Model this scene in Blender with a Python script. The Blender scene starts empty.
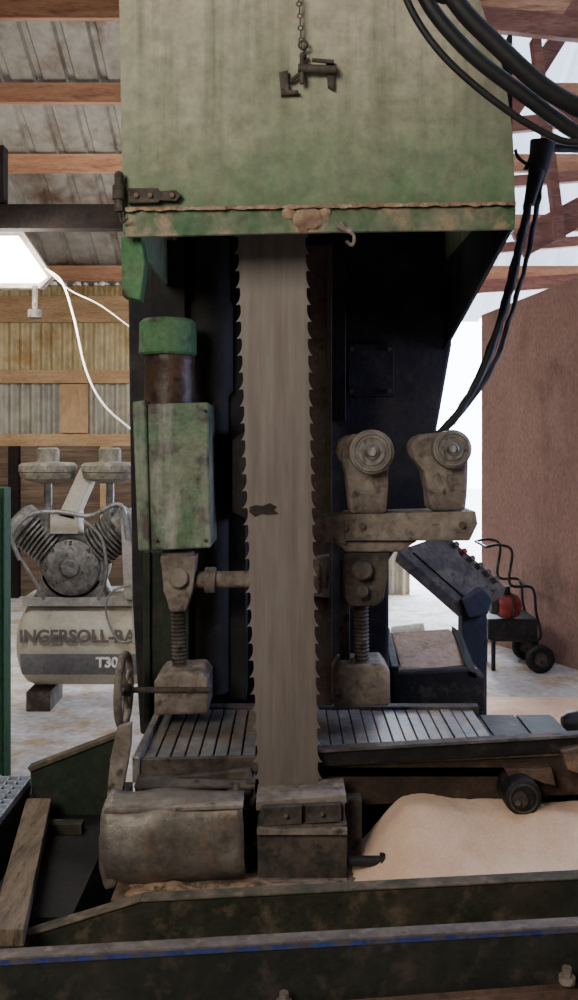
import bpy, bmesh, math, random
from mathutils import Vector, Matrix, noise
random.seed(4)
F=900.0; H=1.6; HY=440.0; CX=289.0
def W(px,py,d): return Vector(((px-CX)*d/F, d, H-(py-HY)*d/F))
def X(px,d): return (px-CX)*d/F
def Z(py,d): return H-(py-HY)*d/F
scene=bpy.context.scene
col=scene.collection

# ---------------- materials ----------------
def M(name,c1,c2,c3=None,scale=4,rough=.75,metal=0.0,bump=.3,thr=(.4,.62),thr3=(.55,.68),stretch=(1,1,1),fine=45,zgrad=None,emit=None,spec=.3,streak=None,fv=(.55,1.3)):
    m=bpy.data.materials.new(name); m.use_nodes=True
    nt=m.node_tree; N=nt.nodes; L=nt.links
    bs=N['Principled BSDF']; bs.inputs['Roughness'].default_value=rough; bs.inputs['Metallic'].default_value=metal
    bs.inputs['Specular IOR Level'].default_value=spec
    tc=N.new('ShaderNodeTexCoord'); mp=N.new('ShaderNodeMapping'); mp.inputs['Scale'].default_value=stretch
    L.new(tc.outputs['Object'],mp.inputs['Vector'])
    def nz(s,det=6,off=0,st=None):
        n=N.new('ShaderNodeTexNoise'); n.inputs['Scale'].default_value=s; n.inputs['Detail'].default_value=det; n.inputs['Roughness'].default_value=.65
        if off or st:
            m2=N.new('ShaderNodeMapping'); m2.inputs['Location'].default_value=(off,off*2,off*.5)
            if st: m2.inputs['Scale'].default_value=st
            L.new(mp.outputs[0],m2.inputs[0]); L.new(m2.outputs[0],n.inputs['Vector'])
        else: L.new(mp.outputs[0],n.inputs['Vector'])
        return n.outputs['Fac']
    def rmp(sock,a,b):
        r=N.new('ShaderNodeMapRange'); r.inputs['From Min'].default_value=a; r.inputs['From Max'].default_value=b
        L.new(sock,r.inputs['Value']); return r.outputs[0]
    def mix(f,a,b,bt='MIX'):
        x=N.new('ShaderNodeMix'); x.data_type='RGBA'; x.blend_type=bt
        if isinstance(f,float): x.inputs[0].default_value=f
        else: L.new(f,x.inputs[0])
        for s,v in ((x.inputs[6],a),(x.inputs[7],b)):
            if isinstance(v,tuple): s.default_value=(*v[:3],1)
            else: L.new(v,s)
        return x.outputs[2]
    n1=nz(scale)
    if zgrad:
        sp=N.new('ShaderNodeSeparateXYZ'); L.new(tc.outputs['Object'],sp.inputs[0])
        g=rmp(sp.outputs['Z'],zgrad[0],zgrad[1])
        ad=N.new('ShaderNodeMath'); ad.operation='ADD'; L.new(n1,ad.inputs[0]); L.new(g,ad.inputs[1])
        sb=N.new('ShaderNodeMath'); sb.operation='SUBTRACT'; L.new(ad.outputs[0],sb.inputs[0]); sb.inputs[1].default_value=.5
        n1=sb.outputs[0]
    c=mix(rmp(n1,*thr),c1,c2)
    if c3: c=mix(rmp(nz(scale*2.3,8,5.3),*thr3),c,c3)
    if streak:
        c=mix(rmp(nz(streak[1],6,9.1,streak[2]),.45,.72),c,streak[0])
    f=nz(fine,6,2.1)
    v=mix(rmp(f,.25,.75),(fv[0],)*3,(fv[1],)*3)
    c=mix(.85,c,v,'MULTIPLY')
    L.new(c,bs.inputs['Base Color'])
    if bump:
        b=N.new('ShaderNodeBump'); b.inputs['Strength'].default_value=bump; b.inputs['Distance'].default_value=.01
        L.new(f,b.inputs['Height']); L.new(b.outputs[0],bs.inputs['Normal'])
    if emit: 
        bs.inputs['Emission Color'].default_value=(*emit[0],1); bs.inputs['Emission Strength'].default_value=emit[1]
    return m
m_hood=M('hood_paint',(.085,.16,.075),(.42,.385,.29),(.38,.31,.225),scale=2.2,thr=(.18,.98),thr3=(.58,.78),zgrad=(-.56,.22),bump=.2,streak=((.17,.185,.12),6,(3.2,1,.14)),fine=30,fv=(.6,1.3))
m_green=M('green_paint',(.04,.15,.055),(.09,.17,.08),(.04,.03,.02),scale=5,thr3=(.5,.62))
m_greenbox=M('green_box_paint',(.055,.135,.055),(.17,.185,.13),(.045,.035,.025),scale=5,thr=(.35,.65),thr3=(.49,.60),spec=.5,rough=.5,streak=((.33,.33,.28),7,(2,1,.3)),fv=(.45,1.3))
m_flange=M('flange_paint',(.06,.125,.06),(.19,.19,.13),(.32,.23,.16),scale=5,thr3=(.5,.60))
m_rustdust=M('rusty_lip',(.36,.25,.165),(.20,.12,.08),(.48,.38,.27),scale=12,bump=.8)
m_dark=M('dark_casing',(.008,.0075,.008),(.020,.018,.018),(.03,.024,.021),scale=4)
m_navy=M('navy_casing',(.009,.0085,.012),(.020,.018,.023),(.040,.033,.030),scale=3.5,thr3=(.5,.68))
m_darkgreen=M('dark_green',(.012,.024,.014),(.03,.04,.025),(.045,.036,.024),scale=5)
m_cabgreen=M('cabinet_green',(.014,.05,.024),(.025,.07,.035),(.03,.04,.025),scale=4,rough=.8,spec=.1)
m_blade=M('blade_steel',(.165,.135,.118),(.19,.158,.14),(.13,.10,.085),scale=3,thr3=(.42,.85),metal=.2,rough=.55,bump=.05,stretch=(2,1,.22),fine=24,fv=(.75,1.15),streak=((.21,.185,.165),9,(1.6,1,.7)))
m_tooth=M('stain',(.02,.015,.013),(.035,.025,.02),scale=8)
m_cast=M('dusty_cast_iron',(.14,.112,.092),(.27,.225,.185),(.055,.045,.037),scale=9,bump=.5)
m_castd=M('dark_cast_iron',(.04,.033,.028),(.11,.088,.07),(.014,.012,.011),scale=9,bump=.5)
m_steel=M('worn_steel',(.20,.19,.18),(.30,.29,.27),(.10,.08,.06),scale=10,metal=.5,rough=.45)
m_slat=M('slat_steel',(.13,.125,.12),(.24,.225,.205),(.22,.155,.105),scale=6,metal=.3,rough=.5,thr3=(.50,.62))
m_black=M('black_paint',(.008,.008,.009),(.018,.018,.018),(.07,.053,.04),scale=7,thr3=(.54,.70),rough=.55)
m_rubber=M('black_rubber',(.006,.006,.007),(.012,.012,.013),scale=9,rough=.6,bump=.15,spec=.35)
m_rust=M('rusty_iron',(.085,.05,.036),(.16,.10,.072),(.04,.03,.024),scale=8,bump=.6)
m_rustbeam=M('dark_rusty_beam',(.028,.018,.014),(.06,.038,.027),(.11,.07,.048),scale=7,thr3=(.55,.7),bump=.6)
m_rustdusty=M('rusty_dusty_iron',(.07,.048,.034),(.26,.17,.115),(.035,.028,.022),scale=7,bump=.6)
m_beam=M('old_green_beam',(.018,.023,.013),(.045,.04,.026),(.12,.085,.055),scale=6,thr3=(.53,.68),bump=.5)
m_flg=M('beam_flange_paint',(.045,.05,.032),(.12,.09,.06),(.20,.14,.10),scale=9,thr3=(.5,.7),bump=.5)
m_web=M('dark_web',(.010,.013,.010),(.024,.024,.018),(.06,.046,.034),scale=6,thr3=(.54,.68),bump=.5)
m_blue=M('blue_paint',(.018,.035,.15),(.03,.055,.21),(.08,.07,.075),scale=14,thr3=(.46,.58))
m_railtop=M('rail_edge',(.15,.125,.11),(.09,.075,.068),(.21,.17,.14),scale=12)
m_sheet=M('dented_sheet',(.23,.205,.175),(.13,.11,.09),(.21,.13,.085),scale=6,metal=.35,rough=.45,thr3=(.56,.68),bump=.4)
m_sawdust=M('sawdust',(.78,.51,.35),(.86,.63,.47),(.64,.39,.25),scale=5,fine=200,bump=.4,thr3=(.56,.8),rough=1,fv=(.8,1.15))
m_wood=M('rough_plank',(.12,.09,.062),(.23,.175,.125),(.055,.042,.032),scale=6,stretch=(6,1,1),bump=.5)
m_purlin=M('purlin_wood',(.33,.16,.09),(.44,.24,.14),(.20,.10,.06),scale=4,stretch=(.5,4,4))
m_truss=M('truss_wood',(.23,.10,.085),(.33,.17,.135),(.14,.075,.06),scale=4,stretch=(.5,3,3))
m_tie=M('dark_beam',(.012,.009,.008),(.024,.017,.014),scale=5,spec=.1)
m_roof=M('roof_sheet',(.24,.22,.185),(.33,.31,.27),(.13,.085,.057),scale=.9,thr3=(.50,.66),rough=.5,metal=.2,fine=9,bump=.1)
m_concrete=M('concrete_floor',(.50,.48,.48),(.66,.64,.63),(.46,.34,.23),scale=1.6,rough=.85,thr3=(.47,.62),fine=22)
m_ply=M('plywood_red',(.27,.155,.13),(.34,.21,.175),(.22,.13,.11),scale=1.5,stretch=(1,1,.5),fine=60,bump=.15)
m_plyb=M('plywood_tan',(.36,.22,.11),(.46,.30,.16),(.26,.15,.08),scale=2,stretch=(1,1,.35),fine=25)
m_wallc=M('wall_corrugated',(.55,.44,.22),(.60,.52,.34),(.42,.28,.12),scale=.8,thr3=(.52,.64),fine=6,bump=0,metal=.1,rough=.5)
m_wallg=M('wall_corrugated_grey',(.38,.37,.32),(.50,.44,.32),(.36,.24,.12),scale=.9,thr3=(.54,.66),fine=6,bump=0,metal=.15,rough=.5)
m_wallbeam=M('wall_timber',(.36,.22,.11),(.48,.32,.17),(.24,.14,.08),scale=4,stretch=(.5,2,3))
m_board=M('old_boards',(.09,.06,.038),(.18,.12,.08),(.045,.033,.027),scale=3,stretch=(.4,1,6))
m_tank=M('tank_paint',(.42,.375,.29),(.47,.43,.345),(.36,.30,.22),scale=5,rough=.5,thr3=(.6,.75),fv=(.8,1.15))
m_tankd=M('tank_band',(.14,.145,.145),(.18,.185,.185),scale=5,rough=.5)
m_pump=M('pump_iron',(.13,.125,.115),(.27,.255,.23),(.04,.037,.033),scale=14,bump=.5,metal=.4,rough=.45)
m_filter=M('filter_cap',(.17,.15,.11),(.30,.27,.21),(.09,.08,.06),scale=12)
m_cream=M('cream_plastic',(.55,.48,.34),(.65,.58,.42),scale=5)
m_grey=M('light_grey_paint',(.30,.28,.25),(.37,.35,.31),scale=5)
m_red=M('red_paint',(.17,.018,.016),(.24,.03,.023),(.07,.02,.018),scale=7,rough=.4)
m_text=M('letter_paint',(.12,.10,.09),(.15,.125,.11),scale=8,bump=0,fv=(.9,1.1))
m_white=M('white_cord',(.7,.68,.62),(.8,.78,.72),scale=5)
m_tanlid=M('dusty_lid',(.28,.19,.125),(.37,.265,.18),(.13,.09,.07),scale=5)
m_ground=M('outside_gravel',(.6,.56,.5),(.7,.66,.6),scale=1)
m_lampmat=M('lamp_lens',(.9,.9,.9),(.9,.9,.9),bump=0,emit=((1,1,.97),16))
m_bluegrey=M('blue_grey_paint',(.02,.022,.032),(.035,.04,.06),scale=5)
m_browncyl=M('dark_brown_paint',(.022,.013,.010),(.08,.045,.028),(.014,.011,.010),scale=8,rough=.4)
m_strip=M('brown_strip',(.045,.03,.026),(.08,.055,.048),(.028,.02,.018),scale=6)
m_sky=bpy.data.materials.new('skylight_sheet'); m_sky.use_nodes=True
nt=m_sky.node_tree; bs=nt.nodes['Principled BSDF']; bs.inputs['Base Color'].default_value=(.60,.60,.64,1); bs.inputs['Roughness'].default_value=.6
tr=nt.nodes.new('ShaderNodeBsdfTranslucent'); tr.inputs['Color'].default_value=(.58,.62,.72,1)
nz_=nt.nodes.new('ShaderNodeTexNoise'); nz_.inputs['Scale'].default_value=1.0
mr=nt.nodes.new('ShaderNodeMapRange'); mr.inputs['From Min'].default_value=.35; mr.inputs['From Max'].default_value=.65; mr.inputs['To Min'].default_value=.03; mr.inputs['To Max'].default_value=.26
nt.links.new(nz_.outputs['Fac'],mr.inputs['Value'])
mx=nt.nodes.new('ShaderNodeMixShader'); nt.links.new(mr.outputs[0],mx.inputs[0])
nt.links.new(bs.outputs[0],mx.inputs[1]); nt.links.new(tr.outputs[0],mx.inputs[2]); nt.links.new(mx.outputs[0],nt.nodes['Material Output'].inputs[0])

# ---------------- builder ----------------
def smooth_pts(P,n=8):
    P=[Vector(p) for p in P]; out=[]
    Q=[P[0]*2-P[1]]+P+[P[-1]*2-P[-2]]
    for i in range(1,len(Q)-2):
        a,b,c,d=Q[i-1:i+3]
        for k in range(n):
            t=k/n
            out.append(.5*((2*b)+(c-a)*t+(2*a-5*b+4*c-d)*t*t+(3*b-a-3*c+d)*t**3))
    out.append(P[-1]); return out
class B:
    def __init__(s): s.bm=bmesh.new()
    def hexa(s,v):
        vs=[s.bm.verts.new(p) for p in v]
        for f in ((0,3,2,1),(4,5,6,7),(0,1,5,4),(1,2,6,5),(2,3,7,6),(3,0,4,7)): s.bm.faces.new([vs[i] for i in f])
        return s
    def box(s,x0,x1,y0,y1,z0,z1):
        return s.hexa([(x0,y0,z0),(x1,y0,z0),(x1,y1,z0),(x0,y1,z0),(x0,y0,z1),(x1,y0,z1),(x1,y1,z1),(x0,y1,z1)])
    def pbox(s,px0,py0,px1,py1,d,dep):
        return s.box(X(px0,d),X(px1,d),d,d+dep,Z(py1,d),Z(py0,d))
    def prism(s,pts,d,dep):
        f=[s.bm.verts.new(W(a,b,d)) for a,b in pts]
        g=[s.bm.verts.new(W(a,b,d)+Vector((0,dep,0))) for a,b in pts]
        n=len(pts); s.bm.faces.new(f); s.bm.faces.new(g[::-1])
        for i in range(n): s.bm.faces.new([f[i],g[i],g[(i+1)%n],f[(i+1)%n]])
        return s
    def poly3(s,pts,off):
        off=Vector(off)
        f=[s.bm.verts.new(Vector(p)) for p in pts]; g=[s.bm.verts.new(Vector(p)+off) for p in pts]
        n=len(pts); s.bm.faces.new(f); s.bm.faces.new(g[::-1])
        for i in range(n): s.bm.faces.new([f[i],g[i],g[(i+1)%n],f[(i+1)%n]])
        return s
    def frame(s,ax):
        ax=Vector(ax).normalized(); u=ax.orthogonal().normalized(); 
        if abs(ax.z)<.9: u=ax.cross(Vector((0,0,1))).normalized()
        return ax,u,ax.cross(u)
    def lathe(s,p0,ax,prof,seg=24,cap=True):
        ax,u,v=s.frame(ax); p0=Vector(p0); rings=[]
        for t,r in prof:
            rings.append([s.bm.verts.new(p0+ax*t+(u*math.cos(a)+v*math.sin(a))*max(r,1e-4)) for a in [2*math.pi*k/seg for k in range(seg)]])
        for a,b in zip(rings,rings[1:]):
            for k in range(seg): s.bm.faces.new([a[k],a[(k+1)%seg],b[(k+1)%seg],b[k]])
        if cap: s.bm.faces.new(rings[0][::-1]); s.bm.faces.new(rings[-1])
        return s
    def cyl(s,p0,p1,r,r1=None,seg=20):
        p0=Vector(p0);p1=Vector(p1); L=(p1-p0).length
        return s.lathe(p0,p1-p0,[(0,r),(L,r if r1 is None else r1)],seg)
    def thread(s,p0,p1,r,pitch=.009,seg=14):
        p0=Vector(p0);p1=Vector(p1); L=(p1-p0).length; n=int(L/pitch); pr=[]
        for i in range(n): pr+= [(i*pitch,r*.82),((i+.5)*pitch,r)]
        pr.append((L,r*.82)); return s.lathe(p0,p1-p0,pr,seg)
    def tube(s,pts,r,seg=10,sm=True):
        P=smooth_pts(pts) if sm else [Vector(p) for p in pts]
        rings=[]; u=None
        for i,p in enumerate(P):
            t=(P[min(i+1,len(P)-1)]-P[max(i-1,0)]).normalized()
            if u is None: u=t.orthogonal().normalized()
            u=(u-t*u.dot(t)).normalized(); v=t.cross(u)
            rings.append([s.bm.verts.new(p+(u*math.cos(a)+v*math.sin(a))*r) for a in [2*math.pi*k/seg for k in range(seg)]])
        for a,b in zip(rings,rings[1:]):
            for k in range(seg): s.bm.faces.new([a[k],a[(k+1)%seg],b[(k+1)%seg],b[k]])
        s.bm.faces.new(rings[0][::-1]); s.bm.faces.new(rings[-1]); return s
    def torus(s,c,ax,R,r,seg=32,sg=10):
        ax,u,v=s.frame(ax); c=Vector(c); rings=[]
        for k in range(seg):
            a=2*math.pi*k/seg; dr=u*math.cos(a)+v*math.sin(a)
            rings.append([s.bm.verts.new(c+dr*(R+r*math.cos(b))+ax*r*math.sin(b)) for b in [2*math.pi*j/sg for j in range(sg)]])
        for k in range(seg):
            a=rings[k];b=rings[(k+1)%seg]
            for j in range(sg): s.bm.faces.new([a[j],a[(j+1)%sg],b[(j+1)%sg],b[j]])
        return s
    def ball(s,c,r,sc=(1,1,1)):
        m=Matrix.Translation(Vector(c))@Matrix.Diagonal((*[r*k for k in sc],1))
        bmesh.ops.create_uvsphere(s.bm,u_segments=20,v_segments=12,radius=1,matrix=m); return s
    def beam(s,p0,p1,w,h):
        p0=Vector(p0);p1=Vector(p1); t=(p1-p0).normalized()
        up=Vector((0,0,1)) if abs(t.z)<.95 else Vector((0,1,0))
        u=t.cross(up).normalized()*w/2; v=u.cross(t).normalized()*h/2
        return s.hexa([p0-u-v,p0+u-v,p1+u-v,p1-u-v,p0-u+v,p0+u+v,p1+u+v,p1-u+v])
OR={}
def setp(o,label,cat,group,kind):
    if label:o['label']=label
    if cat:o['category']=cat
    if group:o['group']=group
    if kind:o['kind']=kind
def finish(b,name,mat,parent=None,label=None,cat=None,bevel=0,smooth=False,group=None,kind=None,jit=0,sub=0):
    bm=b.bm
    bmesh.ops.recalc_face_normals(bm,faces=bm.faces)
    if jit:
        for v in bm.verts: v.co+=noise.noise_vector(v.co*14)*jit
    xs=[v.co for v in bm.verts]
    lo=Vector([min(c[i] for c in xs) for i in range(3)]); hi=Vector([max(c[i] for c in xs) for i in range(3)])
    o0=(lo+hi)/2
    if parent is None: o0.z=lo.z if cat else o0.z
    for v in bm.verts: v.co-=o0
    me=bpy.data.meshes.new(name); bm.to_mesh(me); bm.free()
    if smooth:
        for p in me.polygons: p.use_smooth=True
        try: me.set_sharp_from_angle(angle=math.radians(38))
        except Exception: pass
    me.materials.append(mat)
    o=bpy.data.objects.new(name,me); col.objects.link(o)
    OR[o.name]=o0
    if parent is not None:
        o.parent=parent; o.location=o0-OR[parent.name]
    else: o.location=o0
    if bevel:
        md=o.modifiers.new('bevel','BEVEL'); md.width=bevel; md.segments=2; md.limit_method='ANGLE'; md.angle_limit=math.radians(40)
    setp(o,label,cat,group,kind)
    return o
def thing(name,loc,label,cat,group=None):
    o=bpy.data.objects.new(name,None); o.empty_display_size=.1; col.objects.link(o); o.location=loc; OR[o.name]=Vector(loc)
    setp(o,label,cat,group,None); return o
def bolts(lst,d,r,parent,dep=.012,mat=None,seg=6):
    for px,py in lst:
        b=B().cyl(W(px,py,d-dep),W(px,py,d+.004),r,seg=seg); finish(b,'bolt',mat or m_castd,parent)
def text(body,px,py,d,size,mat,parent,name,rotz=0,label=None,off=.002):
    cu=bpy.data.curves.new(name,'FONT'); cu.body=body; cu.size=size; cu.extrude=.0015; cu.align_x='LEFT'; cu.offset=off
    t=bpy.data.objects.new(name,cu); col.objects.link(t)
    bpy.context.view_layer.update()
    dg=bpy.context.evaluated_depsgraph_get()
    me=bpy.data.meshes.new_from_object(t.evaluated_get(dg)); bpy.data.objects.remove(t)
    o=bpy.data.objects.new(name,me); col.objects.link(o); me.materials.clear(); me.materials.append(mat)
    w=W(px,py,d); OR[o.name]=w; o.parent=parent; o.location=w-OR[parent.name]; o.rotation_euler=(math.radians(90),0,rotz)
    if label:o['label']=label
    return o

# ---------------- room ----------------
def zc(y): return H+6.15-.5*y
b=B().box(-3.6,6,-1,9.6,-.1,0); finish(b,'floor',m_concrete,kind='structure',label='pale dusty concrete shed floor scattered with sawdust')
b=B().box(-12,14,9.61,30,-.12,-.02); finish(b,'ground',m_ground,kind='structure',label='bright gravel yard outside the shed')
def corr_roof(name,x0,x1,y0,y1,mat,label):
    b=B(); x=x0; prof=[]
    while x<x1:
        prof+=[(x,0),(x+.13,0),(x+.15,.04),(x+.19,.04),(x+.21,0)]; x+=.25
    prof.append((x,0))
    f=[b.bm.verts.new((px,y0,zc(y0)+.10+h)) for px,h in prof]; g=[b.bm.verts.new((px,y1,zc(y1)+.10+h)) for px,h in prof]
    for i in range(len(prof)-1): b.bm.faces.new([f[i],f[i+1],g[i+1],g[i]])
    return finish(b,name,mat,kind='structure',label=label)
corr_roof('ceiling',-3.6,1.2,-1,9.9,m_roof,'weathered corrugated metal roof sheets with brown stains')
corr_roof('ceiling_skylight',1.2,6,-1,9.9,m_sky,'pale translucent corrugated roof sheets')
def corr_wall(name,z0,z1,mat,label):
    b=B(); n=400
    f_=lambda k: 9.3+.028*math.sin(k*2*math.pi/9)
    for i in range(n):
        x0=-3.6+i*(4.85/n); x1=x0+4.85/n
        b.bm.faces.new([b.bm.verts.new(p) for p in ((x0,f_(i),z0),(x1,f_(i+1),z0),(x1,f_(i+1),z1),(x0,f_(i),z1))])
    bmesh.ops.remove_doubles(b.bm,verts=b.bm.verts,dist=.0005)
    return finish(b,name,mat,kind='structure',label=label,smooth=False)
zs=Z(377,9.3)
corr_wall('wall_back',zs,3.2,m_wallc,'pale yellow corrugated metal siding')
corr_wall('wall_back_lower',0,zs,m_wallg,'grey and tan corrugated metal siding')
b=B().box(-3.7,-3.6,-1,9.6,0,8.2); finish(b,'wall_left',m_board,kind='structure',label='dark board side wall')
b=B().box(6,6.1,-1,9.6,0,8.2); finish(b,'wall_far_side',m_board,kind='structure',label='dark board side wall')
b=B().box(-3.7,6.1,-1.1,-1,0,8.3); finish(b,'wall_sky_block',m_board,kind='structure',label='unseen dark board end wall added to block sky light')  # closed wall out of view, added to hold back the sky light
tn=[0]
def trim(b,mat,label):
    tn[0]+=1; return finish(b,'trim_%d'%tn[0],mat,kind='structure',label=label)
dB=9.2
for a,c,mt,lb in ((296,322,m_wallbeam,'tan eave board'),(370,383,m_wallbeam,'horizontal timber girt'),(434,446,m_wallbeam,'horizontal timber girt'),(446,500,m_board,'dark old boards nailed to the wall')):
    trim(B().box(-3.6,1.2,dB,dB+.06,Z(c,dB),Z(a,dB)),mt,lb)
trim(B().pbox(60,384,88,433,dB+.02,.04),m_plyb,'tan plywood sheet on the wall')
trim(B().pbox(-40,500,180,640,dB+.01,.05),m_board,'low dark plywood lining')
trim(B().pbox(100,446,112,560,dB-.1,.09),m_wallbeam,'upright timber post')
trim(B().pbox(8,446,18,600,dB-.1,.09),m_tie,'dark upright post')
for d in (5.6,6.28,6.95,7.62,8.3,8.98):
    z=zc(d)
    trim(B().beam((-3.6,d,z),(6,d,z),.05,.15),m_purlin,'reddish brown roof purlin')
b=B().box(-3.6,.6,5.95,6.05,Z(230,6),Z(206,6)); trim(b,m_tie,'dark horizontal tie beam')
b=B().box(X(-6,6),X(8,6),5.9,6.0,Z(206,6),Z(150,6)); trim(b,m_tie,'dark roof post')
def tr_(p,q,w=.05,h=.12,mat=m_truss): trim(B().beam(p,q,w,h),mat,'reddish wooden truss member')
tr_(W(470,18,4.8),W(620,34,4.8))
tr_(W(500,130,5.4),W(620,-60,5.4),.05,.10)
tr_(W(505,60,5.6),W(620,150,5.6),.05,.10)
tr_(W(518,245,5.2),W(640,180,5.2),.05,.16)
tr_(W(480,250,7.4),W(640,236,7.4),.06,.08)
tr_(W(535,40,5.0),W(560,240,5.0),.05,.07)
tr_(W(470,130,6.2),W(640,112,6.2),.06,.10)
tr_(W(470,185,6.8),W(640,172,6.8),.06,.08)
tr_(W(470,288,8.6),W(640,276,8.6),.06,.12)
P0=Vector((1.54,7.2,0)); P1=Vector((2.75,4.8,0)); nrm=Vector((.045,.02,0))
b=B().hexa([P0,P1,P1+nrm,P0+nrm,P0+Vector((0,0,2.6)),P1+Vector((0,0,2.95)),P1+nrm+Vector((0,0,2.95)),P0+nrm+Vector((0,0,2.6))])
finish(b,'wall_right',m_ply,kind='structure',label='pinkish brown plywood partition')
# ---------------- lamp ----------------
lamp=thing('wall_lamp',W(15,262,6.3),'bright white glowing shop light fixture with metal housing','lamp')
b=B().poly3([W(-40,236,6.3),W(18,236,6.3),W(46,276,6.3),W(38,282,6.3),W(-40,282,6.3)],(0,.04,0)); finish(b,'lamp_lens',m_lampmat,lamp,label='glowing white lens')
b=B().poly3([W(-42,230,6.35),W(22,230,6.35),W(52,276,6.35),W(40,288,6.35),W(-42,288,6.35)],(0,.09,0)); finish(b,'lamp_housing',m_cast,lamp)
b=B().cyl(W(35,318,6.35),W(35,310,6.35),.05); b.cyl(W(35,312,6.35),W(35,286,6.35),.02); finish(b,'lamp_mount',m_castd,lamp)
b=B().tube([W(45,268,6.3),W(62,282,6.25),W(74,318,6.2),W(86,370,6.15),W(104,405,6.1),W(134,432,6.1)],.008); b.tube([W(45,268,6.3),W(70,290,6.3),W(100,305,6.3),W(134,330,6.3)],.005)
finish(b,'power_cord',m_white,label='thin white electrical cord draped from the lamp',cat='cord',smooth=True)

# ---------------- bandsaw ----------------
saw=thing('bandsaw',(0,2.9,0),'large green dusty industrial vertical band saw with exposed blade','band saw')
HD=2.2; th=.012
b=B()
fr=[(117,-60),(462,-60),(480,0),(504,70),(513,130),(516,208),(125,214)]
b.prism(fr,HD,th)
xl=X(122,HD); xr=X(516,HD); zb=Z(212,HD); zt=Z(-60,HD)
b.hexa([(xl,HD+th,zb-.05),(xl+th,HD+th,zb-.05),(xl+th,3.1,zb-.05),(xl,3.1,zb-.05),(X(117,HD),HD+th,zt),(X(117,HD)+th,HD+th,zt),(X(117,HD)+th,3.1,zt),(X(117,HD),3.1,zt)])
rs=[(462,-60),(480,0),(504,70),(513,130),(516,208)]
for (a,c),(e,f) in zip(rs,rs[1:]):
    p=W(a,c,HD);q=W(e,f,HD)
    b.hexa([q+Vector((-th,th,0)),q+Vector((0,th,0)),q+Vector((0,.9,0)),q+Vector((-th,.9,0)),p+Vector((-th,th,0)),p+Vector((0,th,0)),p+Vector((0,.9,0)),p+Vector((-th,.9,0))])
b.box(X(117,HD),X(462,HD),HD,3.1,zt,zt+th)
hood=finish(b,'hood',m_hood,saw,bevel=.003,label='green painted sheet metal wheel hood coated in tan dust')
b=B()
b.prism([(125,211),(516,206),(515,229),(330,232),(125,237)],HD-.006,.014)
finish(b,'hood_skirt',m_flange,hood,bevel=.002)
b=B(); n=110
N_=lambda i,s: noise.noise(Vector((i*.35,s,0)))
V=[]
for i in range(n+1):
    a=125+391*i/n; ya=209-6*i/n; t0=2.0+1.8*N_(i,0); t1=1.8+1.8*N_(i,7); dd=.016+.012*N_(i,3)
    V.append([b.bm.verts.new(v) for v in (W(a,ya-t1,HD),W(a,ya-t1*.8,HD-dd),W(a,ya+t0,HD-dd*1.1),W(a,ya+t0,HD))])
for p,q in zip(V,V[1:]):
    for k in range(4): b.bm.faces.new([p[k],q[k],q[(k+1)%4],p[(k+1)%4]])
finish(b,'hood_lip',m_rustdust,hood,label='rusty ledge crusted with sawdust')
b=B()
b.ball(W(308,219,HD-.008),.040,(1,.2,.7))
for px,py,r in ((290,213,.016),(326,212,.018),(303,229,.012)): b.ball(W(px,py,HD-.006),r,(1,.4,.9))
for v in b.bm.verts: v.co+=noise.noise_vector(v.co*40)*.008
finish(b,'dust_clump',m_rustdust,hood,smooth=True)
b=B()
b.poly3([(xr-.004,HD+.02,Z(229,HD)+.02),(xr-.004,HD+.02,Z(229,HD)-.0),(xr-.004,3.15,Z(350,3.15)),(xr-.004,3.15,2.6),(xr-.004,HD+.02,2.6)],(-.01,0,0))
finish(b,'hood_side',m_navy,hood)
b=B().prism([(121,237),(141,237),(145,262),(140,300),(122,296)],HD+.03,.06)
finish(b,'hood_bracket',m_green,hood,bevel=.003)
b=B().prism([(128,188),(158,188),(160,191),(176,190),(181,195),(176,201),(160,200),(158,202),(128,203)],HD-.022,.018)
b.cyl(W(119,178,HD-.02),W(119,212,HD-.02),.011); b.cyl(W(119,186,HD-.02),W(119,200,HD-.02),.016); b.ball(W(119,176,HD-.02),.012)
b.tube([W(119,210,HD-.02),W(122,222,HD-.02),W(128,218,HD-.03)],.003)
hg=finish(b,'hinge',m_castd,hood,bevel=.001,smooth=True)
bolts([(136,195),(150,195),(172,195)],HD-.022,.006,hg,.008,m_rustdust)
b=B().prism([(279,72),(288,70),(289,90),(298,90),(299,94),(281,95)],HD-.016,.016)
b.cyl(W(290,82,HD-.012),W(304,70,HD-.018),.005)
b.cyl(W(298,68,HD-.022),W(336,70,HD-.022),.010); b.cyl(W(302,55,HD-.02),W(302,84,HD-.02),.006)
b.cyl(W(312,60,HD-.03),W(334,62,HD-.03),.005); b.prism([(326,60),(334,60),(334,90),(328,86)],HD-.015,.015)
b.ball(W(303,56,HD-.02),.009)
finish(b,'latch',m_castd,hood,bevel=.001,smooth=True)
b=B()
for i in range(14): b.torus(W(297+i*.35,-32+i*6,HD-.02),(1,0,0) if i%2 else (0,1,0),.0055,.0018,12,6)
b.torus(W(303,45,HD-.02),(0,1,0),.010,.003,16,6)
finish(b,'latch_chain',m_castd,hood,smooth=True)
b=B().tube([W(340,222,HD-.02),W(347,230,HD-.03),W(354,236,HD-.03),W(352,245,HD-.03),W(346,241,HD-.03)],.004,8); b.cyl(W(338,226,HD-.01),W(352,232,HD-.03),.007)
finish(b,'hook',m_cast,hood,smooth=True)
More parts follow.
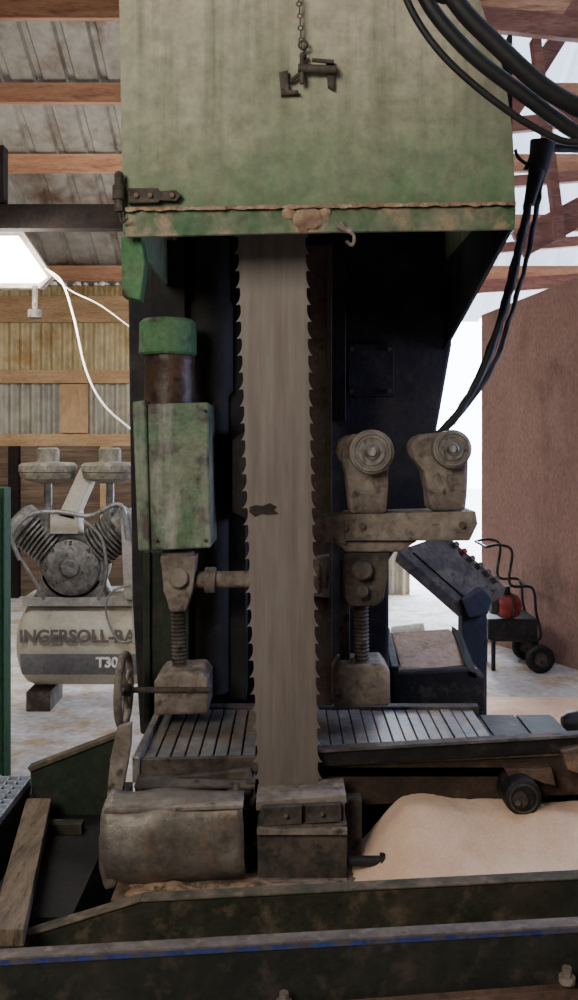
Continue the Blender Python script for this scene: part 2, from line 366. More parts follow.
# casing
CD=3.15
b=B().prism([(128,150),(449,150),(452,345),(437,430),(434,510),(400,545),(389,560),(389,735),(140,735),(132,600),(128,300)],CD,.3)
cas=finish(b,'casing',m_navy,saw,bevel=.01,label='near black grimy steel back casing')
b=B().pbox(348,344,394,396,CD-.02,.02)
cp_=finish(b,'cover_plate',m_navy,cas,bevel=.002)
bolts([(352,349),(390,349),(352,391),(390,391)],CD-.02,.009,cp_)
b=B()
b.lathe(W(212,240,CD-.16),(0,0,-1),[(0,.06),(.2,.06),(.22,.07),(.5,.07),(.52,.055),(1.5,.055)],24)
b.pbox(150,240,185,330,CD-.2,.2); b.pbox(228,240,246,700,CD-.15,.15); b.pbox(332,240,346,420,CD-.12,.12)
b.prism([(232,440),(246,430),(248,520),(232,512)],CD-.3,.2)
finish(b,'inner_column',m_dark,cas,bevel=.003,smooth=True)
b=B().pbox(302,245,331,705,2.86,.03); b.pbox(327,245,332,705,2.84,.02)
finish(b,'blade_guard',m_strip,saw,bevel=.002,label='dark brown rusty steel strip')
# blade
b=B(); nt_=35; D=2.4
y0,y1=205.0,798.0
def lx(y): return 238.5+ (y-245)*(19/550)+ (2*((y-600)/200) if y>600 else 0)
def rx(y): return 305.5+ (y-245)*(13/550)
p=(y1-y0)/nt_
for i in range(nt_):
    a=y0+i*p
    q=lambda f:a+f*p
    k=random.uniform(.85,1.12)*4.7
    S=[(0,0),(0,.34),(.12,.48),(.42,.68),(1.0,.90),(.30,.87),(.05,.93),(0,1)]
    L=[(lx(q(f))-k*o_,q(f)) for o_,f in S]; R=[(rx(q(f))+k*.85*o_,q(f)) for o_,f in S]
    b.prism(L+R[::-1],D,.003)
bmesh.ops.remove_doubles(b.bm,verts=b.bm.verts,dist=.0001)
blade=finish(b,'blade',m_blade,saw,label='wide rusty brown steel band blade with hooked teeth on both edges')
b=B().prism([(250,507),(256,505),(262,506),(270,503),(277,507),(274,510),(279,514),(268,515),(262,514),(255,517),(249,512)],D-.0015,.001); finish(b,'stain',m_tooth,blade)
# left guide
d=2.72
b=B().lathe(W(168,320,d+.09),(0,0,-1),[(0,.078),(.01,.088),(.105,.09),(.112,.084)],32)
gl=finish(b,'blade_guide',m_green,saw,smooth=True,label='green capped blade guide cylinder with box and screw')
b=B().lathe(W(170,356,d+.09),(0,0,-1),[(0,.076),(.02,.080),(.03,.076),(.10,.080),(.17,.08)],32)
finish(b,'cylinder_body',m_browncyl,gl,smooth=True)
b=B()
b.prism([(138,404),(208,402),(211,548),(142,551)],d-.02,.22)
b.prism([(132,402),(146,400),(150,551),(138,551)],d-.035,.2)
bx=finish(b,'guide_box',m_greenbox,gl,bevel=.006,label='scuffed green box housing')
bolts([(204,410),(205,540),(156,540)],d-.02,.005,bx)
b=B()
b.lathe(W(178,551,d+.06),(0,0,-1),[(0,.05),(.03,.055),(.05,.05),(.12,.045),(.16,.03),(.18,.028)],20)
b.prism([(160,556),(196,556),(193,590),(186,612),(170,612),(164,590)],d+.01,.08)
b.cyl(W(178,578,d-.01),W(178,578,d+.05),.03)
finish(b,'clevis',m_cast,gl,smooth=True,bevel=.004)
b=B().thread(W(178,605,d+.06),W(180,680,d+.06),.024,.012); finish(b,'screw',m_castd,gl,smooth=False)
b=B()
b.prism([(154,682),(160,674),(202,672),(208,680),(208,714),(154,716)],d+.0,.17)
b.lathe(W(180,664,d+.07),(0,0,-1),[(0,.035),(.03,.05),(.05,.06)],20)
finish(b,'screw_base',m_cast,gl,bevel=.008)
b=B().pbox(143,552,189,722,2.96,.18); b.pbox(143,552,150,722,2.94,.03)
finish(b,'column',m_darkgreen,saw,bevel=.004,label='dark green steel column')
b=B().cyl(W(190,580,2.78),W(330,578,2.78),.026); b.cyl(W(205,580,2.78),W(216,580,2.78),.04); b.lathe(W(312,577,2.78),(1,0,0),[(0,.05),(.02,.062),(.03,.05),(.045,.05)],28)
b.prism([(305,560),(330,556),(330,598),(305,596)],2.74,.06)
finish(b,'cross_shaft',m_cast,saw,smooth=True,bevel=.003,label='horizontal dusty steel shaft')
# right guide
d=2.62
g=B(); g.prism([(345,514),(476,511),(478,524),(470,541),(345,541)],d,.14); g.prism([(315,518),(347,514),(347,545),(318,541)],d+.01,.1); g.prism([(334,541),(418,541),(400,552),(346,552)],d+.02,.1)
gr=finish(g,'roller_guide',m_cast,saw,bevel=.005,label='dusty cast iron guide bracket carrying two rollers')
bolts([(345,528),(362,526),(462,525)],d,.010,gr)
def roller(px,py,r,arm):
    b=B(); R=r*d/F
    b.lathe(W(px,py,d-.06),(0,1,0),[(0,R*.8),(.006,R),(.05,R),(.06,R*.9),(.16,R*.9)],36)
    o=finish(b,'guide_roller',m_cast,gr,smooth=True,bevel=.002)
    c=B(); c.lathe(W(px,py,d-.075),(0,1,0),[(0,R*.28),(.004,R*.34),(.01,R*.34),(.01,R*.6),(.017,R*.64)],28)
    c.cyl(W(px,py,d-.085),W(px,py,d-.07),R*.2,seg=6)
    c.torus(W(px,py,d-.061),(0,1,0),R*.82,.004,32,6)
    finish(c,'hub',m_steel,o,smooth=True)
    e=B(); e.prism(arm,d-.01,.11)
    finish(e,'arm',m_cast,o,bevel=.012)
roller(372,452,22,[(341,450),(344,440),(354,434),(370,432),(388,446),(390,465),(389,490),(387,514),(350,514),(348,495),(346,475),(342,462)])
roller(453,449,19,[(410,446),(414,438),(424,434),(446,432),(464,440),(469,460),(468,490),(466,511),(430,511),(428,490),(424,472),(414,460)])
finish(B().ball(W(349,450,d+.03),.040,(1,1,1.1)),'arm_boss',m_cast,gr,smooth=True)
finish(B().ball(W(422,450,d+.03),.038,(1.1,1,1)),'arm_boss',m_cast,gr,smooth=True)
finish(B().cyl(W(434,474,d+.005),W(448,500,d+.01),.020),'link_pin',m_cast,gr,smooth=True)
b=B(); b.prism([(344,552),(390,552),(384,600),(376,607),(350,607),(345,598)],d+.03,.1); b.cyl(W(362,570,d),W(362,570,d+.05),.03); b.cyl(W(362,592,d+.0),W(362,592,d+.05),.018)
finish(b,'clevis',m_castd,gr,bevel=.005,smooth=True)
b=B().thread(W(361,605,d+.09),W(362,672,d+.11),.024,.012); finish(b,'screw',m_castd,gr)
b=B().prism([(334,676),(340,666),(384,664),(390,672),(390,706),(334,708)],d+.07,.16); b.lathe(W(362,657,d+.13),(0,0,-1),[(0,.035),(.03,.05),(.05,.06)],20)
finish(b,'screw_base',m_cast,gr,bevel=.008)
finish(B().pbox(340,560,350,662,d+.14,.03),'guide_post',m_castd,gr,bevel=.003)
# table
T=.72
b=B()
def slats(xa,xb,ya,yb,n,g=.16):
    w=(xb-xa)/n
    for i in range(n):
        x=xa+i*w; dz=.004*random.random()
        b.box(x,x+w*(1-g),ya,yb,T-.012+dz,T+dz)
slats(-.405,-.09,2.47,2.93,8,.14)
slats(.085,.60,2.47,2.93,14,.09)
tab=finish(b,'slat_table',m_slat,saw,label='worn grey steel slatted feed table',bevel=.002)
b=B(); b.box(-.42,.60,2.46,2.95,T-.04,T-.015); finish(b,'table_bed',m_black,tab)
b=B(); b.box(-.42,.62,2.93,2.97,T-.03,T+.012); finish(b,'table_back_edge',m_castd,tab,bevel=.003)
b=B(); b.box(-.425,-.405,2.44,2.97,T-.05,T+.02); finish(b,'table_side_edge',m_steel,tab,bevel=.003)
b=B()
b.poly3([W(135,760,2.45),W(258,757,2.45),W(258,772,2.45),W(140,782,2.45)],(0,.02,0))
b.poly3([(-.41,2.38,T-.035),(-.09,2.38,T-.035),(-.09,2.47,T-.025),(-.41,2.47,T-.025)],(0,0,-.008))
finish(b,'front_rail',m_castd,tab,bevel=.002)
b=B()
b.poly3([W(318,752,2.44),W(640,733,2.44),W(640,748,2.44),W(318,767,2.44)],(0,.03,0))
finish(b,'front_rail',m_black,tab,bevel=.002)
b=B(); b.poly3([W(318,750,2.435),W(640,731,2.435),W(640,734,2.43),W(318,753,2.43)],(0,.035,0)); finish(b,'rail_cap',m_castd,tab,bevel=.001)
b=B(); b.box(.60,.86,2.50,2.93,T-.04,T-.02)
for i in range(2): b.box(.62+i*.12,.73+i*.12,2.50,2.93,T-.02,T-.014)
finish(b,'end_plate',m_black,tab,bevel=.002)
# base
b=B()
b.box(-.42,.60,2.62,3.2,0,.62)
b.box(-.42,-.28,2.45,2.62,.0,.66); b.box(-.27,.9,2.56,2.60,.1,.66)
finish(b,'base',m_dark,saw,bevel=.004)
b=B().prism([(318,764),(640,750),(640,792),(318,808)],2.46,.06)
finish(b,'base_beam',m_rustbeam,saw,bevel=.004,label='deep dark rusty beam under the table')
b=B().prism([(318,763),(640,749),(640,752),(318,767)],2.45,.01); finish(b,'beam_edge',m_rust,saw,bevel=.001)
b=B().prism([(505,770),(552,768),(556,786),(545,784),(530,778),(512,780)],2.41,.05)
finish(b,'roller_bracket',m_rust,saw,bevel=.003)
b=B().prism([(562,752),(585,748),(585,776),(568,770)],2.40,.04); finish(b,'rail_bracket',m_rustdusty,saw,bevel=.003)
R=19*2.36/F
b=B().lathe(W(524,799,2.36),(0,1,0),[(0,R*.7),(.006,R*.95),(.02,R),(.10,R)],32); rl=finish(b,'drive_roller',m_black,saw,smooth=True)
b=B().lathe(W(522,801,2.35),(0,1,0),[(0,R*.3),(.004,R*.4),(.012,R*.45)],20); b.torus(W(524,799,2.36),(0,1,0),R*.72,.003); b.cyl(W(518,803,2.335),W(518,803,2.36),.008,seg=6); finish(b,'roller_cap',m_castd,rl,smooth=True)
# handwheel
c=W(124,690,2.72)
ax=Vector((1,.0,0))
b=B().torus(c,ax,.105,.012,44,10)
for k in range(5):
    a=k*2*math.pi/5+.4; b.cyl(c,c+Vector((0,math.cos(a),math.sin(a)))*.105,.006,seg=8)
hw=finish(b,'handwheel',m_cast,saw,smooth=True)
b=B().cyl(c+Vector((-.02,0,0)),c+Vector((.26,0,0)),.009); b.cyl(c+Vector((-.015,0,0)),c+Vector((.02,0,0)),.020); finish(b,'shaft',m_castd,hw,smooth=True)
b=B(); b.prism([(117,728),(131,724),(130,748),(120,806),(106,806),(110,760)],2.42,.03)
finish(b,'lever',m_cast,saw,bevel=.003)
b=B(); b.prism([(137,782),(250,770),(256,800),(250,812),(140,806)],2.42,.03); b.cyl(W(232,790,2.38),W(246,790,2.42),.02); b.cyl(W(188,795,2.38),W(188,795,2.42),.02,seg=8)
finish(b,'bracket',m_castd,saw,bevel=.003)
b=B(); b.cyl(W(345,861,2.3),W(388,861,2.3),.013); b.cyl(W(380,861,2.3),W(388,861,2.3),.02); finish(b,'adjusting_pin',m_black,saw,smooth=True)
b=B(); b.pbox(345,800,362,880,2.36,.05); finish(b,'side_plate',m_castd,saw,bevel=.003)
# bent sheet guard
b=B(); seg=26; nx=18; d=2.24; xa=X(104,d); xb=X(243,d)
path=[(.10,Z(806,d)+.0),(.04,Z(806,d)),(.012,Z(812,d)),(.0,Z(822,d)),(-.004,Z(840,d)),(-.002,Z(860,d)),(.008,Z(876,d)),(.03,Z(888,d)),(.06,Z(894,d)),(.10,Z(896,d))]
pp=smooth_pts([Vector((0,d+a,z)) for a,z in path],3)
rings=[]
for i in range(nx+1):
    x=xa+(xb-xa)*i/nx
    bul=-.02*math.exp(-((i-nx*.35)/5)**2)
    rings.append([b.bm.verts.new(Vector((x,v.y+bul*math.sin(math.pi*j/(len(pp)-1)),v.z))+noise.noise_vector(Vector((x,v.y,v.z))*10)*.013) for j,v in enumerate(pp)])
for r0,r1 in zip(rings,rings[1:]):
    for k in range(len(pp)-1): b.bm.faces.new([r0[k],r0[k+1],r1[k+1],r1[k]])
dg=finish(b,'sheet_guard',m_sheet,saw,smooth=True,label='dented bent sheet metal guard')
md=dg.modifiers.new('solid','SOLIDIFY'); md.thickness=.003
b=B(); b.poly3([W(104,810,2.24),W(243,805,2.24),W(243,809,2.24),W(104,814,2.24)],(0,.06,0)); finish(b,'guard_rim',m_cast,dg,bevel=.002)
b=B().prism([(98,840),(102,820),(110,814),(118,828),(117,888),(104,892),(98,870)],2.25,.1); finish(b,'guard_end',m_sheet,dg,bevel=.01)
# centre guide block
d=2.27
b=B(); b.prism([(257,826),(347,824),(347,882),(258,884)],d,.14)
b.prism([(261,806),(345,803),(345,826),(259,828)],d+.02,.12)
gb=finish(b,'lower_guide_block',m_castd,saw,bevel=.004,label='boxy dark lower blade guide block')
b=B(); b.prism([(264,808),(302,806),(302,824),(264,826)],d,.02); b.cyl(W(286,816,d-.01),W(286,816,d),.006); fa=finish(b,'guide_cover',m_castd,gb,bevel=.002)
b=B(); b.prism([(306,806),(341,804),(341,822),(306,824)],d,.02); b.cyl(W(322,814,d-.01),W(322,814,d),.006); finish(b,'guide_cover',m_castd,gb,bevel=.002)
b=B(); b.prism([(256,802),(346,795),(347,803),(256,811)],d+.03,.12); finish(b,'guide_lid',m_cast,gb,bevel=.002)
b=B(); b.box(X(257,d),X(347,d),d-.014,d+.01,Z(833,d),Z(827,d)); finish(b,'guide_ledge',m_cast,gb,bevel=.002)
b=B(); b.box(X(257,d),X(347,d),d-.012,d+.01,Z(886,d),Z(878,d)); finish(b,'guide_ledge',m_cast,gb,bevel=.002)

# ---------------- conveyor frame ----------------
cf=thing('conveyor_frame',(0,2.05,0),'long rusty dark green steel conveyor frame with a worn blue stripe','conveyor frame')
b=B()
b.prism([(-60,968),(0,946),(140,903),(640,877),(640,925),(-60,975)],2.06,.02)
fb=finish(b,'frame_beam',m_beam,cf,bevel=.003)
b=B(); b.poly3([W(140,903,2.055),W(640,877,2.055),W(640,877,2.055)+Vector((0,.04,0)),W(140,903,2.055)+Vector((0,.04,0))],(0,0,.005)); finish(b,'beam_flange',m_flg,fb,bevel=.002)
b=B(); b.poly3([W(-60,968,2.055),W(0,946,2.055),W(140,903,2.055),W(140,903,2.055)+Vector((0,.04,0)),W(0,946,2.055)+Vector((0,.04,0)),W(-60,968,2.055)+Vector((0,.04,0))],(0,0,.005)); finish(b,'beam_flange',m_flg,fb,bevel=.002)
b=B(); b.poly3([W(-60,961,1.9),W(640,922,1.9),W(640,926,1.9),W(-60,965,1.9)],(0,.035,0))
r_=finish(b,'frame_rail',m_railtop,cf,bevel=.001)
b=B(); b.poly3([W(-60,965,1.902),W(640,926,1.902),W(640,985,1.902),W(-60,1040,1.902)],(0,.03,0)); finish(b,'rail_web',m_web,r_)
b=B(); b.poly3([W(-60,964,1.898),W(640,925,1.898),W(640,929,1.898),W(-60,969,1.898)],(0,.004,0))
finish(b,'blue_stripe',m_blue,r_,label='chipped blue paint stripe')
b=B(); b.poly3([W(-60,1038,1.88),W(640,984,1.88),W(640,1010,1.88),W(-60,1064,1.88)],(0,.12,0)); fl=finish(b,'lower_flange',m_rust,cf,bevel=.002)
for px,py in ((567,976),(284,1001)):
    b=B(); b.cyl(W(px,py+8,1.87),W(px,py-9,1.87),.010,seg=6); b.cyl(W(px,py+6,1.87),W(px,py,1.87),.017,seg=20); finish(b,'bolt',m_cast,fl,smooth=False)
for px in (-20,300,600):
    b=B().box(X(px,2.1)-.03,X(px,2.1)+.03,1.95,2.13,0,Z(990,2.1)); finish(b,'frame_leg',m_dark,cf)
b=B().box(X(-60,2.1),X(640,2.1),2.09,2.12,.0,Z(975,2.06)); finish(b,'skirt_plate',m_dark,cf)
# chip tray
b=B(); b.box(-.43,.9,2.17,2.50,.475,.49); b.box(-.43,.9,2.3,2.32,.05,.475)
finish(b,'chip_tray',m_rustdusty,saw)
def dust(name,x0,x1,ya,yb,fn,label,nx=70,ny=40,mat=m_sawdust):
    b=B(); V=[]
    for j in range(ny+1):
        row=[]
        for i in range(nx+1):
            x=x0+(x1-x0)*i/nx; y=ya+(yb-ya)*j/ny
            row.append(b.bm.verts.new((x,y,fn(x,y,i/nx,j/ny))))
        V.append(row)
    for j in range(ny):
        for i in range(nx): b.bm.faces.new([V[j][i],V[j][i+1],V[j+1][i+1],V[j+1][i]])
    o=finish(b,name,mat,label=label,cat='sawdust',smooth=True,kind='stuff'); return o
def h1(x,y,u,v):
    s=min(1,max(0,u*4.5)); s=s*s*(3-2*s)
    f=min(1,v*1.3+.05)
    return .489+s*(.02+.105*f*f*(3-2*f)+.018*math.exp(-((u-.30)**2)/.012)*v)+.02*noise.noise(Vector((x*5,y*6,0)))*s+.003*noise.noise(Vector((x*22,y*22,2)))*s+.0015*noise.noise(Vector((x*70,y*70,2)))
dust('sawdust_pile',.155,.9,2.18,2.458,h1,'low heap of pale pinkish tan sawdust on the machine base',150,80)
def h2(x,y,u,v):
    e=min(1,u*8,(1-u)*8)*min(1,v*4,(1-v)*4)
    return .489+.010*e+.012*noise.noise(Vector((x*20,y*20,3)))*e
dust('sawdust_strip',-.41,.15,2.18,2.26,h2,'thin layer of sawdust under the blade',80,16,M('dirty_sawdust',(.26,.165,.11),(.40,.26,.17),(.10,.07,.05),scale=12,thr3=(.5,.6),rough=1))
def h3(x,y,u,v):
    e=max(0,1-((u-.5)**2+(v-.5)**2)*4)
    return .002+.06*e*(1+1.2*noise.noise(Vector((x*4,y*4,0))))
dust('sawdust_scatter',.95,2.0,4.2,5.6,h3,'low scatter of sawdust on the floor beside the table',40,40)

# ---------------- left front ----------------
def plank(name,q,z,t,label,mat=m_wood,cat='plank'):
    b=B(); b.poly3([(x,y,z) for x,y in q],(0,0,-t)); return finish(b,name,mat,label=label,cat=cat,bevel=.003)
stand=thing('side_frame',(-.78,2.4,0),'dark green steel side frame with a sloped top plate','steel frame')
sd=2.74
b=B(); b.poly3([W(30,770,sd),W(117,737,sd),W(117,905,sd),W(44,905,sd)],(0,.03,0)); finish(b,'side_plate',m_darkgreen,stand,bevel=.002)
b=B(); b.poly3([W(27,768,sd-.01),W(117,734,sd-.01),W(117,738,sd-.01),W(30,772,sd-.01)],(0,.04,0)); finish(b,'top_flange',m_flg,stand,bevel=.002)
b=B(); b.box(-.745,-.52,2.15,3.0,.0,.46); finish(b,'side_base',m_dark,stand)
plank('wooden_plank',[(-.655,1.97),(-.58,1.97),(-.71,2.69),(-.785,2.69)],.53,.04,'rough grey brown plank lying along the machine')
b=B(); b.box(-.74,-.60,2.6,2.64,.46,.488); finish(b,'side_rest',m_beam,stand)
gt=thing('floor_grate',(-.9,2.6,0),'small pale blue grey steel grating beside the plank','grate')
b=B()
for i in range(12): b.box(-1.0,-.795,2.38+i*.035,2.387+i*.035,.545,.565)
for i in range(7): b.box(-.99+i*.032,-.984+i*.032,2.38,2.78,.545,.565)
finish(b,'grating',M('blue_grey_steel',(.25,.29,.35),(.34,.38,.44),(.16,.15,.15),scale=10),gt)
b=B(); b.box(-1.02,-.79,2.37,2.79,0,.545); finish(b,'grate_frame',m_dark,gt)
cab=thing('machine_cabinet',(X(-10,3.9),3.95,0),'dark green metal machine cabinet','cabinet')
d=3.9
b=B(); b.box(X(-60,d),X(4,d),d,d+.10,0,Z(488,d)); finish(b,'cabinet_body',m_cabgreen,cab,bevel=.004)
b=B(); b.box(X(-60,d),X(2,d),d-.015,d,.1,Z(496,d)); b.cyl(W(-4,600,d-.03),W(-4,620,d-.01),.01); finish(b,'cabinet_door',m_cabgreen,cab,bevel=.004)

# ---------------- air compressor ----------------
d=5.2
ac=thing('air_compressor',(X(80,d),d+.25,0),'dusty grey piston air compressor with horizontal tank and twin air filters','air compressor')
ty=d+.26
b=B()
prof=[(0,.05),(.015,.15),(.04,.21),(.07,.245),(.11,.26),(1.30,.26),(1.35,.245),(1.39,.20),(1.42,.14),(1.44,.05)]
b.lathe((X(8,d),ty,Z(650,d)),(1,0,0),prof,40)
tk=finish(b,'tank',m_tank,ac,smooth=True)
b=B(); zc1=Z(650,d); 
for k in range(7):
    a0=math.radians(-36+k*4.4); a1=a0+math.radians(4.4); r=.263
    p=lambda a,x:(x,ty-math.cos(a)*r,zc1+math.sin(a)*r)
    xa,xb=X(20,d),X(220,d)
    b.bm.faces.new([b.bm.verts.new(v) for v in (p(a0,xa),p(a0,xb),p(a1,xb),p(a1,xa))])
finish(b,'tank_band',m_tankd,tk,label='dark grey band')
text('INGERSOLL-RAND',19,642,d-.012,.100,m_text,tk,'lettering',label='dark brand lettering',off=.0035)
text('T30',96,667,d-.014,.080,m_white,tk,'lettering',label='white model lettering',off=.003)
for px in (38,190):
    b=B().prism([(px-12,692),(px+12,692),(px+12,716),(px-12,716)],d+.1,.3)
    for v in b.bm.verts:
        if v.co.z<.1: v.co.z=0
    finish(b,'tank_leg',m_castd,ac,bevel=.003)
b=B().box(X(18,d),X(200,d),d+.08,d+.5,Z(609,d),Z(600,d)); finish(b,'mounting_plate',m_grey,ac,bevel=.003)
cp=W(70,568,d+.05)
b=B(); b.lathe(cp,(0,1,0),[(0,.13),(.02,.165),(.05,.17),(.05,.19),(.28,.19)],36); b.prism([(42,575),(98,575),(108,602),(32,602)],d+.1,.2)
b.lathe(cp-Vector((0,.02,0)),(0,1,0),[(0,.05),(.02,.06)],24)
pm=finish(b,'pump',m_pump,ac,smooth=True,bevel=.003)
for k in range(8):
    a=k*math.pi/4; b=B().cyl(cp+Vector((math.cos(a)*.148,-.006,math.sin(a)*.148)),cp+Vector((math.cos(a)*.148,.025,math.sin(a)*.148)),.010,seg=6)
    finish(b,'bolt',m_castd,pm)
for sx in (-1,1):
    b=B(); ax=Vector((sx*.78,0,.62)).normalized(); p0=cp+Vector((0,.12,0))+ax*.15; pr=[(0,.08)]
    for k in range(7): t=.015+k*.026; pr+=[(t,.08),(t,.125),(t+.012,.125),(t+.012,.08)]
    pr+=[(.205,.08),(.205,.12),(.28,.12),(.30,.09)]
    b.lathe(p0,ax,pr,28); fc=finish(b,'finned_cylinder',m_pump,pm,smooth=True)
for px in (48,110):
    c=W(px,478,d+.12)
    b=B(); b.lathe(c,(0,0,1),[(-.03,.06),(0,.155),(.03,.165),(.035,.16),(.04,.168),(.075,.168),(.09,.15),(.095,.07),(.10,.065),(.17,.065),(.18,.05)],36)
    fo=finish(b,'air_filter',m_filter,pm,smooth=True)
    b=B().cyl(W(px,480,d+.12),W(px,535,d+.12),.024); b.cyl(W(px,508,d+.12),W(px,540,d+.12),.045); finish(b,'filter_pipe',m_pump,fo,smooth=True)
b=B(); b.prism([(58,516),(80,468),(92,478),(74,520)],d+.06,.16); b.prism([(50,512),(78,512),(78,534),(50,534)],d+.06,.15)
finish(b,'intake_duct',m_tank,pm,bevel=.004)
for pts,r in (([(20,560),(12,535),(30,515),(60,512),(90,516),(120,505),(128,540)],.014),([(84,520),(102,540),(106,575),(98,600)],.010),([(22,560),(40,590),(44,600)],.010),([(130,585),(112,592),(106,612),(118,640),(138,640)],.006)):
    b=B().tube([W(a,c,d-.03) for a,c in pts],r); finish(b,'air_pipe',m_steel,pm,smooth=True)
b=B(); b.prism([(120,512),(140,512),(140,600),(124,600)],d+.02,.4); finish(b,'belt_guard',m_grey,ac,bevel=.008)
b=B(); b.prism([(132,572),(150,572),(150,645),(132,645)],d-.08,.1); finish(b,'switch_box',m_grey,ac,bevel=.008)

# ---------------- control console ----------------
d=3.9
cc=thing('control_console',(X(475,d),d,0),'dark tilted control panel box with knobs on a stand','control panel')
b=B(); p=W(398,550,d); w1=W(462,606,d)-p; w2=Vector((.24,.20,.05)); dn=Vector((-.015,0,-.05))
b.hexa([p+dn,p+w1+dn,p+w1+w2+dn,p+w2+dn,p,p+w1,p+w1+w2,p+w2]); body=finish(b,'console_body',m_castd,cc,bevel=.004)
nn=w1.cross(w2).normalized()
if nn.z<0: nn=-nn
for i in range(7):
    q=p+w2*.9+w1*(.08+.13*i)
    b=B().lathe(q,nn,[(0,.010),(.015,.010),(.017,.015),(.028,.013)],14); finish(b,'knob',m_red if i in (2,) else m_castd,body,smooth=True)
b=B(); b.hexa([p+w2*.15+nn*.002+w1*.1,p+w2*.7+nn*.002+w1*.1,p+w2*.7+nn*.002+w1*.9,p+w2*.15+nn*.002+w1*.9]+[v+nn*.012 for v in (p+w2*.15+w1*.1,p+w2*.7+w1*.1,p+w2*.7+w1*.9,p+w2*.15+w1*.9)])
finish(b,'face_plate',m_castd,body,bevel=.002)
b=B(); b.box(X(463,d),X(488,d),d+.02,d+.12,0,Z(604,d)); b.box(X(455,d),X(500,d),d-.05,d+.2,0,.02); b.prism([(462,600),(484,590),(492,600),(488,614),(470,618)],d-.02,.1); finish(b,'console_stand',m_bluegrey,cc,bevel=.004)
# low wedge-topped motor housing
d=3.3
bb=thing('motor_housing',(X(435,d),d+.2,0),'low black metal housing with a dusty wedge shaped top','machine housing')
b=B(); b.prism([(391,672),(470,668),(486,676),(486,712),(391,712)],d,.32); b.box(X(394,d),X(484,d),d+.01,d+.31,0,Z(706,d)); ho=finish(b,'housing_body',m_black,bb,bevel=.012)
za=Z(672,d); zb2=Z(668,d)
b=B(); x0,x1=X(396,d),X(472,d)
b.hexa([(x0,d+.02,za),(x1+.03,d+.02,zb2-.01),(x1,d+.30,zb2-.0),(x0,d+.30,za),(x0+.03,d+.03,za+.012),(x1,d+.03,za+.006),(x1-.03,d+.29,za+.10),(x0+.01,d+.29,za+.085)])
finish(b,'housing_lid',m_tanlid,ho,bevel=.006)
b=B(); b.hexa([(x0-.02,d+.0,za-.01),(x0+.012,d+.0,za-.01),(x0+.012,d+.31,za),(x0-.02,d+.31,za),(x0-.02,d+.0,za+.02),(x0+.012,d+.0,za+.02),(x0+.012,d+.31,za+.10),(x0-.02,d+.31,za+.10)])
finish(b,'housing_cheek',m_black,ho,bevel=.006)
b=B(); b.hexa([(x1-.02,d+.0,za-.02),(x1+.02,d+.0,za-.03),(x1+.02,d+.31,za),(x1-.02,d+.31,za),(x1-.02,d+.0,za+.012),(x1+.02,d+.0,za-.0),(x1+.02,d+.31,za+.08),(x1-.02,d+.31,za+.11)])
finish(b,'housing_cheek',m_black,ho,bevel=.006)
b=B().cyl(W(392,634,3.75),W(424,630,3.75),.03); b.cyl(W(406,634,3.75),(X(406,3.75),3.75,0),.02)
finish(b,'cream_pipe',m_cream,label='short cream coloured plastic pipe stub on a stand',cat='pipe',smooth=True)
# ---------------- red cart ----------------
d=6.2
rc=thing('pressure_washer',(X(515,d),d,0),'small red engine on a black wheeled cart frame','pressure washer')
b=B().lathe(W(495,606,d),(1,.1,0),[(0,.03),(.02,.07),(.05,.085),(.13,.085),(.16,.07),(.18,.03)],28); eng=finish(b,'engine',m_red,rc,smooth=True)
b=B().torus(W(510,606,d),(1,.1,0),.087,.010,28,6); b.cyl(W(506,594,d),W(506,586,d),.03); b.lathe(W(490,606,d),(1,0,0),[(0,.05),(.04,.06)],20); finish(b,'engine_trim',m_black,eng,smooth=True)
for yy in (0,.35):
    b=B(); b.tube([W(490,640,d),W(520,640,d),W(540,638,d),W(536,612,d),W(532,588,d),W(510,584,d),W(512,552,d),W(500,545,d),W(486,547,d)],.010)
    for v in b.bm.verts: v.co.y+=yy
    finish(b,'cart_frame',m_black,rc,smooth=True)
b=B(); b.box(X(488,d),X(538,d),d,d+.35,Z(640,d),Z(619,d)); finish(b,'cart_deck',m_black,rc,bevel=.01)
for px,py in ((486,547),(532,588)):
    b=B().cyl(W(px,py,d),W(px,py,d)+Vector((0,.35,0)),.010); finish(b,'cross_bar',m_black,rc,smooth=True)
for yy in (-.03,.36):
    b=B(); c=Vector((X(539,d),d+yy,.10)); b.torus(c,(0,1,0),.07,.03,28,10); wh=finish(b,'wheel',m_rubber,rc,smooth=True)
    b=B().lathe(c-Vector((0,.02,0)),(0,1,0),[(0,.02),(.005,.055),(.035,.055),(.04,.02)],24); finish(b,'wheel_hub',m_castd,wh,smooth=True)
for yy in (.05,.3):
    b=B().cyl((X(495,d),d+yy,0),(X(495,d),d+yy,Z(634,d)),.015); finish(b,'cart_leg',m_black,rc)
d=3.3
ob=thing('motor_cover',(X(575,d),d,0),'dark blue black motor cover on a post','motor cover')
b=B(); b.lathe(W(562,722,d),(1,0,0),[(0,.02),(.02,.035),(.06,.042),(.2,.042)],20); finish(b,'cover',m_black,ob,smooth=True)
b=B().box(X(568,d),X(590,d),d,d+.06,0,Z(730,d)); finish(b,'post',m_black,ob)

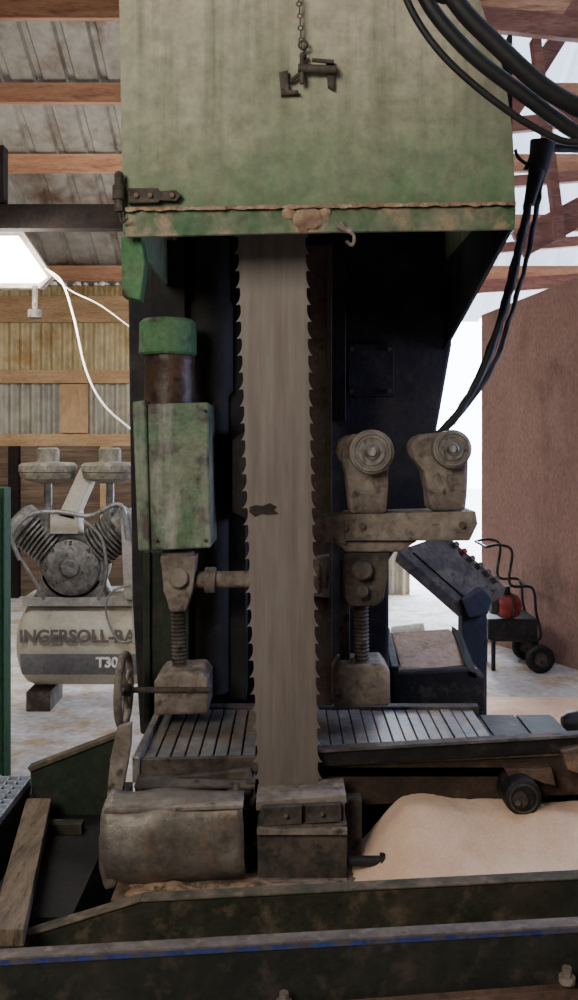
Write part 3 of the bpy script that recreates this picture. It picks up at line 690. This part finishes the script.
# ---------------- hoses ----------------
hn=[0]
def hose(pts,r,label,name='hydraulic_hose'):
    x,y,z=pts[0]; k=hn[0]*.06; hn[0]+=1
    pts=[Vector((x-.05,y,3.4))]+pts+[Vector((1.0,1.95,1.75+k)),Vector((1.2+k,1.95,.9)),Vector((1.22+k,1.95,.012))]
    b=B().tube(pts,r,12); return finish(b,name,m_rubber,label=label,cat='hose',smooth=True,group='black hoses by the hood')
d=1.75
hose([W(398,-60,d),W(405,-5,d),W(440,52,d),W(500,105,d),W(560,140,d),W(640,165,d)],.007,'thin black hydraulic hose curving past the hood')
hose([W(414,-60,d+.05),W(424,-5,d+.05),W(465,48,d+.05),W(520,92,d+.05),W(580,135,d+.05),W(640,160,d+.05)],.015,'thick black hydraulic hose curving past the hood')
hose([W(430,-60,d),W(455,0,d),W(500,48,d),W(545,88,d),W(590,112,d),W(640,125,d)],.018,'thickest black hose hanging in front of the trusses')
b=B(); d=2.9
b.tube([W(600,150,d),W(560,148,d),W(543,152,d),W(534,180,d),W(522,235,d),W(508,295,d),W(485,365,d),W(460,410,d),W(438,436,d)],.014,12)
b.tube([W(556,140,d),W(548,150,d),W(541,185,d),W(530,245,d),W(514,305,d),W(490,372,d),W(452,424,d)],.008,8)
b.tube([W(525,170,d),W(535,150,d),W(545,145,d)],.008,8)
b.tube([W(515,150,d),W(520,160,d),W(534,172,d),W(530,210,d),W(516,250,d),W(504,300,d)],.006,8)
b.cyl(W(543,142,d),W(538,172,d),.040,.03); b.cyl(W(538,165,d),W(530,205,d),.03,.018)
for v in b.bm.verts: v.co+=noise.noise_vector(v.co*30)*.005
finish(b,'cable_bundle',m_rubber,label='black taped cable bundle hanging down to the saw casing',cat='cable',smooth=True)

# ---------------- lights ----------------
w=bpy.data.worlds.new('World'); scene.world=w; w.use_nodes=True
bg=w.node_tree.nodes['Background']; bg.inputs[0].default_value=(.74,.86,1,1); bg.inputs[1].default_value=16.0
def area(name,loc,tgt,size,e,c=(1,1,1),sy=None):
    l=bpy.data.lights.new(name,'AREA'); l.energy=e; l.size=size; l.color=c
    if sy: l.shape='RECTANGLE'; l.size_y=sy
    o=bpy.data.objects.new(name,l); col.objects.link(o); o.location=loc
    o.rotation_euler=(Vector(tgt)-Vector(loc)).to_track_quat('-Z','Y').to_euler(); return o
area('doorway_light',(-1.5,-.6,2.9),(-.1,2.6,1.7),1.3,100,(1,.93,.82))
area('added_rim_light',(1.9,2.95,1.75),(.35,3.15,1.65),.6,34,(.55,.62,1))  # added blue lamp, stands in for glare spilling onto the casing
area('yard_light',(1.5,9.0,2.2),(1.2,5,1.0),1.2,200,(.75,.84,1),1.8)
area('shop_light',(X(20,6),5.7,2.6),(-1.2,8.5,1.4),.5,60,(1,.97,.88))
area('roof_bounce',(-1.9,6.4,2.8),(-1.8,7.3,4),1.0,22,(1,.93,.84))
area('compressor_fill',(-1.8,3.6,3.2),(-1.4,5.4,.6),1.0,52,(1,.97,.93))
cam=bpy.data.cameras.new('camera'); cam.sensor_fit='VERTICAL'; cam.sensor_height=36; cam.lens=32.4; cam.shift_y=-.06; cam.clip_start=.05
co=bpy.data.objects.new('camera',cam); col.objects.link(co); co.location=(0,0,H); co.rotation_euler=(math.radians(90),0,0); scene.camera=co
